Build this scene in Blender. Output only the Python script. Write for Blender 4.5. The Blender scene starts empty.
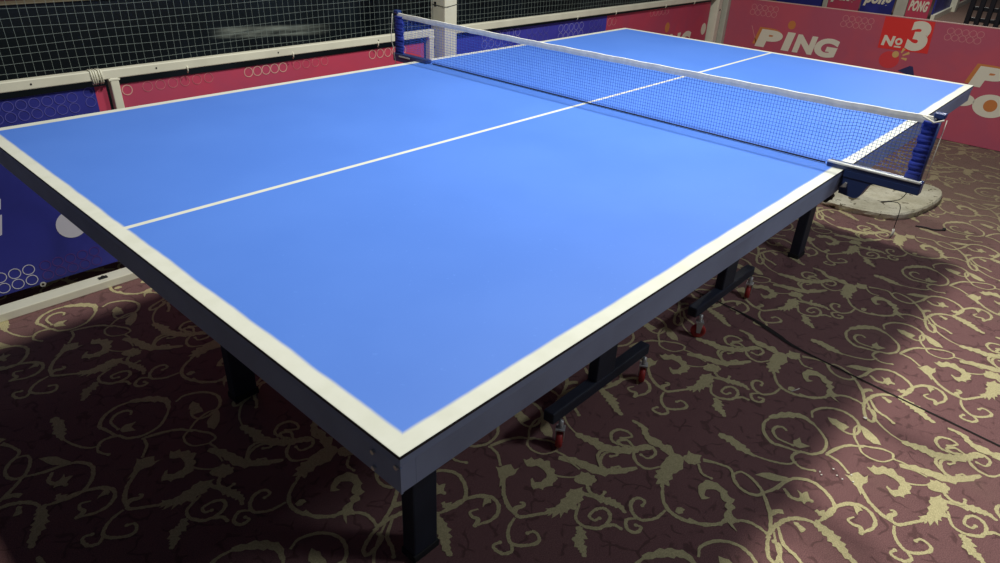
import bpy, bmesh, math, random
import numpy as np
from mathutils import Vector, Matrix
random.seed(7)
SC = bpy.context.scene
COL = SC.collection
TH = 0.76                      # table height: the table top lies at z = TH
PI = math.pi
HL = 1.3605                    # half the table's length

# ------------------------------------------------------------------ carpet drawing
CARPET = [
    ('s',9,[(-0.094,-1.199),(-0.129,-1.175),(-0.159,-1.154),(-0.16,-1.132),(-0.151,-1.102),(-0.129,-1.071),(-0.104,-1.049),(-0.08,-1.031),(-0.068,-1.016)]),
    ('t',14,[(-0.16,-1.132),(-0.146,-1.129),(-0.13,-1.136),(-0.122,-1.131),(-0.127,-1.123)]),
    ('p',0,[(-0.08,-0.998),(-0.076,-1.008),(-0.054,-1.015),(-0.045,-1.021),(-0.053,-1.04),(-0.027,-1.047),(-0.052,-1.047),(-0.072,-1.05),(-0.093,-1.046),(-0.126,-1.054),(-0.104,-1.037),(-0.092,-1.019)]),
    ('p',0,[(-0.008,-1.031),(-0.005,-1.04),(0.012,-1.042),(0.01,-1.054),(0.026,-1.06),(0.024,-1.075),(0.035,-1.086),(0.018,-1.102),(0.019,-1.117),(0.005,-1.13),(0.001,-1.14),(-0.02,-1.14),(-0.028,-1.146),(-0.042,-1.136),(-0.056,-1.138),(-0.058,-1.126),(-0.071,-1.12),(-0.063,-1.104),(-0.05,-1.092),(-0.042,-1.092),(-0.05,-1.106),(-0.038,-1.117),(-0.017,-1.117),(-0.002,-1.097),(-0.002,-1.072),(-0.022,-1.056)]),
    ('t',8,[(0.007,-1.091),(0.003,-1.117),(0.011,-1.139),(0.03,-1.162),(0.052,-1.177)]),
    ('p',0,[(0.041,-1.166),(0.054,-1.171),(0.064,-1.167),(0.074,-1.182),(0.072,-1.189),(0.068,-1.214),(0.052,-1.212),(0.042,-1.216),(0.032,-1.199),(0.024,-1.18),(0.031,-1.17)]),
    ('s',6,[(0.067,-1.16),(0.071,-1.13),(0.079,-1.1),(0.077,-1.075),(0.096,-1.067),(0.097,-1.043),(0.082,-1.017),(0.065,-0.992),(0.041,-1.003),(0.034,-1.032),(0.045,-1.058),(0.077,-1.075)]),
    ('s',7,[(0.063,-0.992),(0.044,-0.968),(0.018,-0.953),(-0.038,-0.937)]),
    ('s',6,[(0.062,-0.989),(0.091,-0.968),(0.129,-0.955),(0.155,-0.959)]),
    ('p',0,[(0.157,-0.956),(0.153,-0.983),(0.136,-1.012),(0.11,-1.033),(0.102,-1.015),(0.108,-1.001),(0.112,-0.989),(0.134,-0.974)]),
    ('p',0,[(-0.004,-1.184),(0.001,-1.192),(0.025,-1.203),(0.013,-1.208),(0.014,-1.222),(-0.006,-1.222),(-0.008,-1.229),(-0.033,-1.225),(-0.043,-1.237),(-0.056,-1.223),(-0.072,-1.227),(-0.074,-1.219),(-0.095,-1.224),(-0.084,-1.213),(-0.111,-1.209),(-0.096,-1.201),(-0.112,-1.197),(-0.101,-1.191),(-0.119,-1.186),(-0.098,-1.186),(-0.097,-1.179),(-0.083,-1.19),(-0.071,-1.193),(-0.055,-1.193),(-0.049,-1.188),(-0.031,-1.193),(-0.022,-1.185)]),
    ('l',13,[(0.007,-1.218),(0.022,-1.25),(0.032,-1.28),(0.037,-1.304),(0.03,-1.327)]),
    ('s',8,[(-0.025,-1.229),(-0.057,-1.242),(-0.073,-1.257),(-0.073,-1.282),(-0.052,-1.309),(-0.019,-1.312),(0.002,-1.298),(0.003,-1.279),(-0.017,-1.268),(-0.04,-1.269),(-0.043,-1.285),(-0.029,-1.291)]),
    ('s',8,[(-0.05,-1.308),(-0.022,-1.327),(-0.019,-1.345)]),
    ('l',15,[(-0.085,-1.269),(-0.097,-1.287),(-0.121,-1.298),(-0.13,-1.317),(-0.144,-1.332)]),
    ('s',8,[(-0.171,-1.146),(-0.199,-1.154),(-0.223,-1.172),(-0.231,-1.193),(-0.214,-1.216),(-0.187,-1.231),(-0.172,-1.221),(-0.17,-1.204),(-0.184,-1.197)]),
    ('s',8,[(-0.231,-1.187),(-0.246,-1.204),(-0.265,-1.196),(-0.27,-1.176),(-0.264,-1.164),(-0.248,-1.169)]),
    ('l',18,[(0.168,-1.07),(0.177,-1.111),(0.18,-1.154),(0.204,-1.198),(0.243,-1.225),(0.271,-1.252)]),
    ('s',6,[(0.283,-0.943),(0.253,-0.961),(0.212,-0.993),(0.183,-1.033),(0.17,-1.076)]),
    ('s',8,[(0.235,-1.206),(0.221,-1.184),(0.217,-1.159),(0.239,-1.14),(0.268,-1.144),(0.279,-1.167),(0.27,-1.187),(0.244,-1.169)]),
    ('s',8,[(0.186,-1.181),(0.158,-1.171),(0.13,-1.181),(0.112,-1.201),(0.116,-1.224),(0.137,-1.238),(0.149,-1.227),(0.133,-1.217)]),
    ('l',10,[(0.33,-1.15),(0.328,-1.186),(0.304,-1.213),(0.287,-1.244),(0.311,-1.284)]),
    ('s',9,[(-0.216,-1.02),(-0.197,-1.027),(-0.177,-1.041),(-0.163,-1.064),(-0.169,-1.091),(-0.19,-1.108),(-0.218,-1.11),(-0.254,-1.095)]),
    ('t',11,[(-0.251,-1.096),(-0.236,-1.087),(-0.24,-1.072),(-0.233,-1.058),(-0.213,-1.066)]),
    ('p',0,[(-0.17,-1.053),(-0.17,-1.067),(-0.178,-1.075),(-0.191,-1.068),(-0.202,-1.07),(-0.188,-1.059)]),
    ('l',17,[(-0.301,-1.002),(-0.306,-1.028),(-0.321,-1.06),(-0.341,-1.087),(-0.353,-1.117)]),
    ('s',9,[(-0.243,-0.903),(-0.26,-0.926),(-0.256,-0.945),(-0.236,-0.97)]),
    ('p',0,[(-0.226,-0.929),(-0.229,-0.944),(-0.213,-0.951),(-0.227,-0.96),(-0.235,-0.975),(-0.246,-0.963),(-0.261,-0.962),(-0.255,-0.952),(-0.26,-0.94),(-0.243,-0.944)]),
    ('s',9,[(-0.261,-0.891),(-0.212,-0.898),(-0.183,-0.916),(-0.169,-0.949),(-0.178,-0.981),(-0.195,-1.006),(-0.219,-1.021),(-0.255,-1.02),(-0.293,-1.006)]),
    ('p',0,[(-0.264,-0.988),(-0.253,-0.991),(-0.256,-0.997),(-0.242,-1.005),(-0.251,-1.015),(-0.265,-1.01),(-0.271,-1.001)]),
    ('s',10,[(-0.429,-0.94),(-0.41,-0.937),(-0.372,-0.939),(-0.332,-0.954),(-0.308,-0.98),(-0.301,-1.006)]),
    ('s',9,[(-0.377,-0.944),(-0.418,-0.974),(-0.43,-1.008),(-0.443,-1.028)]),
    ('p',0,[(-0.335,-0.964),(-0.329,-0.974),(-0.334,-0.987),(-0.336,-0.995),(-0.354,-0.991),(-0.344,-0.977)]),
    ('s',9,[(-0.417,-0.94),(-0.445,-0.947),(-0.477,-0.965),(-0.481,-0.982),(-0.456,-0.981),(-0.428,-0.97),(-0.426,-0.955)]),
    ('s',8,[(-0.279,-1.011),(-0.227,-1.017),(-0.188,-1.035),(-0.173,-1.058)]),
    ('s',8,[(-0.296,-0.703),(-0.284,-0.739),(-0.279,-0.773),(-0.31,-0.8),(-0.325,-0.827),(-0.32,-0.86),(-0.299,-0.87),(-0.281,-0.85),(-0.268,-0.821),(-0.269,-0.797),(-0.291,-0.787)]),
    ('s',7,[(-0.297,-0.871),(-0.259,-0.887),(-0.204,-0.894)]),
    ('p',0,[(-0.252,-0.829),(-0.217,-0.853),(-0.2,-0.893),(-0.223,-0.89),(-0.243,-0.86)]),
    ('s',9,[(-0.3,-0.873),(-0.333,-0.9),(-0.372,-0.924),(-0.41,-0.937)]),
    ('p',0,[(-0.346,-0.909),(-0.326,-0.917),(-0.316,-0.93),(-0.327,-0.938),(-0.335,-0.926),(-0.355,-0.919)]),
    ('s',9,[(-0.506,-0.777),(-0.502,-0.805),(-0.479,-0.831),(-0.443,-0.85)]),
    ('p',0,[(-0.396,-0.742),(-0.376,-0.745),(-0.362,-0.745),(-0.354,-0.759),(-0.349,-0.772),(-0.354,-0.784),(-0.358,-0.805),(-0.369,-0.812),(-0.37,-0.83),(-0.389,-0.83),(-0.395,-0.844),(-0.411,-0.841),(-0.424,-0.853),(-0.431,-0.871),(-0.447,-0.861),(-0.461,-0.881),(-0.457,-0.863),(-0.45,-0.846),(-0.463,-0.839),(-0.444,-0.839),(-0.433,-0.832),(-0.413,-0.832),(-0.41,-0.822),(-0.393,-0.82),(-0.393,-0.806),(-0.375,-0.793),(-0.377,-0.775),(-0.392,-0.762),(-0.411,-0.768),(-0.409,-0.783),(-0.429,-0.77),(-0.417,-0.755)]),
    ('s',8,[(-0.438,-0.855),(-0.415,-0.881),(-0.411,-0.909),(-0.415,-0.932)]),
    ('s',9,[(-0.082,-0.88),(-0.091,-0.84),(-0.099,-0.81),(-0.077,-0.777),(-0.035,-0.758),(0.01,-0.763)]),
    ('l',15,[(-0.001,-0.759),(0.048,-0.79),(0.072,-0.824),(0.064,-0.865)]),
    ('s',8,[(0.071,-0.854),(0.041,-0.894),(0.009,-0.919),(-0.032,-0.924),(-0.066,-0.906),(-0.08,-0.879),(-0.108,-0.871),(-0.127,-0.88),(-0.138,-0.906),(-0.124,-0.935)]),
    ('p',0,[(-0.063,-0.856),(-0.047,-0.848),(-0.022,-0.856),(-0.04,-0.868),(-0.037,-0.891),(-0.066,-0.874)]),
    ('s',8,[(-0.022,-0.819),(-0.015,-0.804),(-0.029,-0.79),(-0.053,-0.792),(-0.072,-0.815),(-0.069,-0.855)]),
    ('s',7,[(-0.037,-0.938),(-0.043,-0.971),(-0.067,-1.003)]),
    ('s',8,[(-0.033,-0.934),(0.016,-0.951),(0.048,-0.971),(0.066,-0.996)]),
    ('s',6,[(-0.186,-0.787),(-0.173,-0.834),(-0.152,-0.873),(-0.128,-0.886)]),
    ('l',17,[(-0.173,-0.686),(-0.171,-0.725),(-0.183,-0.764),(-0.185,-0.799)]),
    ('s',8,[(0.09,-0.849),(0.12,-0.839),(0.162,-0.858),(0.186,-0.9),(0.171,-0.947),(0.129,-0.968),(0.101,-0.961),(0.096,-0.931),(0.12,-0.89)]),
    ('p',0,[(0.125,-0.88),(0.133,-0.902),(0.129,-0.928),(0.125,-0.942),(0.093,-0.936),(0.103,-0.92),(0.1,-0.905)]),
    ('p',0,[(-0.347,-0.601),(-0.335,-0.607),(-0.317,-0.604),(-0.313,-0.617),(-0.332,-0.637),(-0.326,-0.651),(-0.338,-0.669),(-0.368,-0.684),(-0.395,-0.679),(-0.407,-0.674),(-0.419,-0.683),(-0.432,-0.678),(-0.448,-0.69),(-0.449,-0.677),(-0.468,-0.68),(-0.455,-0.669),(-0.466,-0.661),(-0.447,-0.656),(-0.448,-0.645),(-0.432,-0.646),(-0.425,-0.635),(-0.41,-0.642),(-0.389,-0.633),(-0.362,-0.63),(-0.351,-0.633)]),
    ('l',12,[(-0.327,-0.54),(-0.324,-0.573),(-0.335,-0.603),(-0.344,-0.635)]),
    ('s',8,[(-0.399,-0.639),(-0.434,-0.615),(-0.433,-0.583),(-0.407,-0.557),(-0.372,-0.558),(-0.354,-0.578),(-0.368,-0.601),(-0.399,-0.597),(-0.401,-0.576)]),
    ('s',8,[(-0.391,-0.547),(-0.38,-0.518),(-0.401,-0.502),(-0.407,-0.52)]),
    ('p',0,[(-0.328,-0.661),(-0.312,-0.665),(-0.294,-0.659),(-0.296,-0.678),(-0.286,-0.694),(-0.302,-0.698),(-0.313,-0.706),(-0.332,-0.698),(-0.34,-0.685),(-0.338,-0.673)]),
    ('s',7,[(-0.322,-0.703),(-0.347,-0.727),(-0.346,-0.753)]),
    ('s',9,[(-0.458,-0.677),(-0.494,-0.698),(-0.517,-0.728),(-0.52,-0.765),(-0.503,-0.802),(-0.468,-0.84)]),
    ('p',0,[(-0.511,-0.743),(-0.495,-0.739),(-0.487,-0.747),(-0.488,-0.757),(-0.501,-0.759),(-0.511,-0.753)]),
    ('s',8,[(-0.523,-0.724),(-0.563,-0.719),(-0.591,-0.697),(-0.587,-0.67),(-0.565,-0.651),(-0.54,-0.652),(-0.534,-0.671),(-0.551,-0.675)]),
    ('s',8,[(-0.596,-0.686),(-0.616,-0.672),(-0.637,-0.688),(-0.633,-0.709),(-0.611,-0.71),(-0.614,-0.697)]),
    ('l',18,[(-0.567,-0.426),(-0.544,-0.471),(-0.532,-0.527),(-0.495,-0.565),(-0.45,-0.595)]),
    ('s',8,[(-0.518,-0.527),(-0.489,-0.496),(-0.459,-0.494),(-0.443,-0.516),(-0.449,-0.531),(-0.465,-0.522)]),
    ('s',8,[(-0.553,-0.531),(-0.592,-0.539),(-0.608,-0.564),(-0.6,-0.585),(-0.581,-0.584)]),
    ('t',8,[(-0.301,-0.706),(-0.281,-0.745)]),
]

CARPET_V1 = (0.681, 0.000)     # the two repeats of the woven pattern
CARPET_V2 = (0.052, 0.668)

# ------------------------------------------------------------------ materials
def mat(name, color, rough=0.6, metallic=0.0, var=0.0, scale=30.0, bump=0.0, spec=0.5, color2=None, detail=4.0, sheen=0.0, coat=0.0):
    m = bpy.data.materials.new(name); m.use_nodes = True
    nt = m.node_tree; b = nt.nodes['Principled BSDF']
    b.inputs['Roughness'].default_value = rough
    b.inputs['Metallic'].default_value = metallic
    b.inputs['Specular IOR Level'].default_value = spec
    b.inputs['Sheen Weight'].default_value = sheen
    b.inputs['Coat Weight'].default_value = coat
    c = (*color, 1)
    b.inputs['Base Color'].default_value = c
    if var > 0 or color2 or bump > 0:
        tc = nt.nodes.new('ShaderNodeTexCoord')
        nz = nt.nodes.new('ShaderNodeTexNoise'); nz.inputs['Scale'].default_value = scale; nz.inputs['Detail'].default_value = detail
        nt.links.new(tc.outputs['Object'], nz.inputs['Vector'])
        if var > 0 or color2:
            r = nt.nodes.new('ShaderNodeValToRGB')
            r.color_ramp.elements[0].position = 0.35; r.color_ramp.elements[1].position = 0.65
            c2 = color2 if color2 else tuple(max(0, x * (1 - var)) for x in color)
            r.color_ramp.elements[0].color = (*c2, 1); r.color_ramp.elements[1].color = c
            nt.links.new(nz.outputs['Fac'], r.inputs['Fac']); nt.links.new(r.outputs['Color'], b.inputs['Base Color'])
        if bump > 0:
            bp = nt.nodes.new('ShaderNodeBump'); bp.inputs['Strength'].default_value = bump; bp.inputs['Distance'].default_value = 0.004
            nt.links.new(nz.outputs['Fac'], bp.inputs['Height']); nt.links.new(bp.outputs['Normal'], b.inputs['Normal'])
    return m

class G:                        # small node-graph helper
    def __init__(s, m): s.nt = m.node_tree; s.b = s.nt.nodes['Principled BSDF']
    def n(s, t, **k):
        x = s.nt.nodes.new(t)
        for a, v in k.items(): setattr(x, a, v)
        return x
    def l(s, a, b): s.nt.links.new(a, b)
    def math(s, op, a, b=None, c=None):
        x = s.n('ShaderNodeMath', operation=op)
        for i, v in enumerate((a, b, c)):
            if v is None: continue
            if isinstance(v, (int, float)): x.inputs[i].default_value = v
            else: s.l(v, x.inputs[i])
        return x.outputs[0]
    def step(s, v, a, b):       # smoothstep from a to b
        x = s.n('ShaderNodeMapRange', interpolation_type='SMOOTHSTEP')
        s.l(v, x.inputs[0]); x.inputs[1].default_value = a; x.inputs[2].default_value = b
        return x.outputs[0]
    def mix(s, f, a, b):
        x = s.n('ShaderNodeMix', data_type='RGBA')
        if isinstance(f, (int, float)): x.inputs[0].default_value = f
        else: s.l(f, x.inputs[0])
        for i, v in ((6, a), (7, b)):
            if isinstance(v, tuple): x.inputs[i].default_value = (*v, 1)
            else: s.l(v, x.inputs[i])
        return x.outputs[2]
    def noise(s, vec, scale, detail=3.0, rough=0.5, dist=0.0):
        x = s.n('ShaderNodeTexNoise'); x.inputs['Scale'].default_value = scale; x.inputs['Detail'].default_value = detail
        x.inputs['Roughness'].default_value = rough; x.inputs['Distortion'].default_value = dist
        s.l(vec, x.inputs['Vector']); return x.outputs['Fac']

def table_top_material():
    m = mat('table_paint', (0.1, 0.27, 0.82), rough=0.5, spec=0.28)
    g = G(m)
    tc = g.n('ShaderNodeTexCoord'); sx = g.n('ShaderNodeSeparateXYZ'); g.l(tc.outputs['Object'], sx.inputs[0])
    ax = g.math('ABSOLUTE', sx.outputs[0]); ay = g.math('ABSOLUTE', sx.outputs[1])
    wob = g.math('MULTIPLY', g.math('SUBTRACT', g.noise(tc.outputs['Object'], 9, 3), 0.5), 0.006)
    d = g.math('ADD', g.math('MINIMUM', g.math('SUBTRACT', HL, ax), g.math('SUBTRACT', 0.7625, ay)), wob)
    border = g.math('SUBTRACT', 1.0, g.step(d, 0.0225, 0.0295))
    centre = g.math('SUBTRACT', 1.0, g.step(ay, 0.0050, 0.0068))
    top = g.n('ShaderNodeNewGeometry'); sn = g.n('ShaderNodeSeparateXYZ'); g.l(top.outputs['Normal'], sn.inputs[0])
    up = g.step(sn.outputs[2], 0.5, 0.8)
    line = g.math('MULTIPLY', g.math('MAXIMUM', border, centre), up)
    blot = g.noise(tc.outputs['Object'], 3.0, 5)
    blue = g.mix(g.step(blot, 0.3, 0.7), (0.078, 0.208, 0.70), (0.088, 0.226, 0.735))
    blue = g.mix(g.step(g.noise(tc.outputs['Object'], 120, 2), 0.66, 0.8), blue, (0.10, 0.25, 0.76))
    white = g.mix(g.step(g.noise(tc.outputs['Object'], 25, 4), 0.35, 0.75), (0.70, 0.715, 0.63), (0.65, 0.665, 0.57))
    edge = (0.25, 0.325, 0.50)
    c = g.mix(line, blue, white)
    groove = g.step(sx.outputs[2], TH-0.0052, TH-0.0040)
    edge = g.mix(groove, edge, (0.012, 0.014, 0.022))
    c = g.mix(up, edge, c)
    g.l(c, g.b.inputs['Base Color'])
    r = g.math('ADD', 0.48, g.math('MULTIPLY', blot, 0.12)); g.l(r, g.b.inputs['Roughness'])
    return m

def carpet_material(name, base, dark, gold=False):
    m = mat(name, base, rough=0.95, spec=0.12, sheen=0.10)
    g = G(m); tc = g.n('ShaderNodeTexCoord'); v = tc.outputs['Object']
    fine = g.noise(v, 420, 2, 0.7)
    mid = g.noise(v, 38, 3)
    c = g.mix(g.step(fine, 0.30, 0.72), dark, base)
    if not gold:                # thin dark sprigs woven into the red ground
        w = g.n('ShaderNodeTexVoronoi', feature='DISTANCE_TO_EDGE'); w.inputs['Scale'].default_value = 15
        nz = g.n('ShaderNodeTexNoise'); nz.inputs['Scale'].default_value = 14; nz.inputs['Detail'].default_value = 2; g.l(v, nz.inputs['Vector'])
        mx = g.n('ShaderNodeMix', data_type='VECTOR'); mx.inputs[0].default_value = 0.07
        g.l(v, mx.inputs[4]); g.l(nz.outputs['Color'], mx.inputs[5]); g.l(mx.outputs[1], w.inputs['Vector'])
        ln = g.math('SUBTRACT', 1.0, g.step(w.outputs['Distance'], 0.02, 0.065))
        ln = g.math('MULTIPLY', ln, g.step(g.noise(v, 21, 2), 0.47, 0.56))
        c = g.mix(g.math('MULTIPLY', ln, 0.75), c, tuple(x * 0.35 for x in base))
    # tan tone mixed into the pile: stronger over the far half, dusty patches throughout
    sx = g.n('ShaderNodeSeparateXYZ'); g.l(v, sx.inputs[0])
    far = g.step(g.math('ADD', sx.outputs[0], g.math('MULTIPLY', g.math('SUBTRACT', g.noise(v, 2.2, 4), 0.5), 1.6)), 1.3, 2.6)
    tan_mix = g.math('MULTIPLY', far, 0.55)
    tan_mix = g.math('ADD', tan_mix, g.math('MULTIPLY', g.step(g.noise(v, 3.1, 5), 0.52, 0.75), 0.18))
    c = g.mix(tan_mix, c, (0.23, 0.165, 0.115))
    c = g.mix(g.math('MULTIPLY', g.step(mid, 0.45, 0.8), 0.25), c, dark)
    g.l(c, g.b.inputs['Base Color'])
    bp = g.n('ShaderNodeBump'); bp.inputs['Strength'].default_value = 0.5; bp.inputs['Distance'].default_value = 0.003
    g.l(fine, bp.inputs['Height']); g.l(bp.outputs['Normal'], g.b.inputs['Normal'])
    return m

def banner_material(name, base, dark):
    m = mat(name, base, rough=0.48, spec=0.35)
    g = G(m); tc = g.n('ShaderNodeTexCoord'); v = tc.outputs['Object']
    big = g.noise(v, 3.0, 4, 0.55, 0.6)
    c = g.mix(g.step(big, 0.35, 0.68), dark, base)
    c = g.mix(g.math('MULTIPLY', g.step(g.noise(v, 55, 3), 0.6, 0.8), 0.25), c, dark)
    g.l(c, g.b.inputs['Base Color'])
    bp = g.n('ShaderNodeBump'); bp.inputs['Strength'].default_value = 0.25; bp.inputs['Distance'].default_value = 0.02
    g.l(g.noise(v, 5, 2), bp.inputs['Height']); g.l(bp.outputs['Normal'], g.b.inputs['Normal'])
    return m

def slab_material():
    m = mat('worn_slab', (0.38, 0.34, 0.22), rough=0.95, spec=0.15)
    g = G(m); tc = g.n('ShaderNodeTexCoord'); v = tc.outputs['Object']
    c = g.mix(g.step(g.noise(v, 5, 5, 0.65), 0.35, 0.65), (0.46, 0.43, 0.31), (0.66, 0.63, 0.50))
    c = g.mix(g.step(g.noise(v, 19, 3, 0.6, 0.8), 0.61, 0.66), c, (0.12, 0.10, 0.065))
    c = g.mix(g.math('MULTIPLY', g.step(g.noise(v, 160, 2), 0.5, 0.75), 0.35), c, (0.15, 0.13, 0.08))
    g.l(c, g.b.inputs['Base Color'])
    bp = g.n('ShaderNodeBump'); bp.inputs['Strength'].default_value = 0.7; bp.inputs['Distance'].default_value = 0.01
    g.l(g.noise(v, 30, 5), bp.inputs['Height']); g.l(bp.outputs['Normal'], g.b.inputs['Normal'])
    return m

def dark_sheet_material():
    m = mat('black_sheeting', (0.010, 0.014, 0.014), rough=0.35, spec=0.4)
    g = G(m); tc = g.n('ShaderNodeTexCoord'); v = tc.outputs['Object']
    sx = g.n('ShaderNodeSeparateXYZ'); g.l(v, sx.inputs[0])
    mp = g.n('ShaderNodeMapping'); mp.inputs['Scale'].default_value = (6, 1, 60); g.l(v, mp.inputs['Vector'])
    streak = g.noise(mp.outputs[0], 1.0, 4)
    # one pale grey streak in the colour, its middle line dropping slightly to the right
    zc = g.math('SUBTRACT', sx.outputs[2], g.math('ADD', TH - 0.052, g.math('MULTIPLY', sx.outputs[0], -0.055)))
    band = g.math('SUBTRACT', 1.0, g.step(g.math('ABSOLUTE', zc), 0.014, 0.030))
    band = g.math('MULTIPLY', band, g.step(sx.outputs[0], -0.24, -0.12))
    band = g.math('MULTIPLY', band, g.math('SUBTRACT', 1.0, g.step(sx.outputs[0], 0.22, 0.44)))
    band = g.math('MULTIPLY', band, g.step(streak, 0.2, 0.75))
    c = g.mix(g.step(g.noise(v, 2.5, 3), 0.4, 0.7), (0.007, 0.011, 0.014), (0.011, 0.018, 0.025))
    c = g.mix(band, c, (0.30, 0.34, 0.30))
    g.l(c, g.b.inputs['Base Color'])
    return m

M = dict(
    table=table_top_material(),
    slate=mat('slate_steel', (0.25, 0.325, 0.50), rough=0.55, var=0.25, scale=6),
    dark_steel=mat('dark_steel', (0.020, 0.028, 0.048), rough=0.6, var=0.3, scale=12),
    rubber=mat('black_rubber', (0.012, 0.012, 0.013), rough=0.8),
    red_wheel=mat('red_wheel', (0.42, 0.035, 0.03), rough=0.5),
    zinc=mat('zinc', (0.62, 0.62, 0.60), rough=0.4, metallic=0.6),
    net_blue=mat('net_cord', (0.050, 0.130, 0.60), rough=0.7),
    sleeve=mat('blue_sleeve', (0.028, 0.055, 0.42), rough=0.7, var=0.35, scale=40),
    net_white=mat('net_tape', (0.86, 0.85, 0.76), rough=0.8, var=0.14, scale=60),
    navy=mat('navy_bracket', (0.022, 0.045, 0.16), rough=0.35, spec=0.6),
    bracket_top=mat('pale_bracket_edge', (0.66, 0.68, 0.66), rough=0.4),
    black_cord=mat('black_cord', (0.008, 0.009, 0.014), rough=0.7),
    white_cord=mat('white_cord', (0.6, 0.58, 0.5), rough=0.8),
    cream=mat('cream_paint', (0.82, 0.81, 0.66), rough=0.45, var=0.10, scale=9),
    grey_paint=mat('grey_cream_paint', (0.55, 0.55, 0.47), rough=0.5, var=0.12, scale=9),
    blue_banner=banner_material('blue_vinyl', (0.036, 0.042, 0.31), (0.024, 0.029, 0.205)),
    violet_banner=banner_material('violet_blue_vinyl', (0.060, 0.062, 0.48), (0.042, 0.044, 0.36)),
    red_banner=banner_material('red_vinyl', (0.60, 0.066, 0.122), (0.49, 0.072, 0.14)),
    back_banner=banner_material('dark_red_vinyl', (0.56, 0.10, 0.145), (0.48, 0.10, 0.16)),
    print_white=mat('print_cream', (0.80, 0.76, 0.62), rough=0.5),
    print_orange=mat('print_orange', (0.62, 0.22, 0.06), rough=0.5),
    print_yellow=mat('print_yellow', (0.72, 0.45, 0.16), rough=0.5),
    print_red=mat('print_bright_red', (0.80, 0.035, 0.03), rough=0.5),
    print_paddle=mat('print_pink_red', (0.74, 0.05, 0.06), rough=0.5),
    print_navy=mat('print_navy', (0.03, 0.03, 0.12), rough=0.5),
    print_ring=mat('print_pink', (0.66, 0.26, 0.27), rough=0.5),
    print_ring_pale=mat('print_pale_pink', (0.72, 0.42, 0.36), rough=0.5),
    print_ring_blue=mat('print_pale_blue', (0.10, 0.10, 0.42), rough=0.5),
    print_ring_white=mat('print_white_blue', (0.62, 0.62, 0.72), rough=0.5),
    print_ring_mid=mat('print_mid_blue', (0.28, 0.28, 0.62), rough=0.5),
    print_ring_violet=mat('print_violet', (0.095, 0.035, 0.22), rough=0.5),
    netting=mat('pale_net_cord', (0.22, 0.27, 0.25), rough=0.8),
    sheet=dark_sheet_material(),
    tan=mat('tan_ledge', (0.20, 0.17, 0.11), rough=0.6),
    maroon=mat('maroon_wall', (0.10, 0.03, 0.028), rough=0.7, var=0.3, scale=5),
    slab=slab_material(),
    paper=mat('scrap_paper', (0.75, 0.72, 0.62), rough=0.8),
    carpet=carpet_material('carpet_red', (0.275, 0.134, 0.130), (0.125, 0.064, 0.064)),
    gold=carpet_material('carpet_gold', (0.66, 0.585, 0.32), (0.42, 0.365, 0.195), gold=True),
    seam=mat('carpet_seam', (0.012, 0.009, 0.008), rough=0.95),
    rack=mat('black_plastic', (0.008, 0.010, 0.018), rough=0.5),
)

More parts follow.
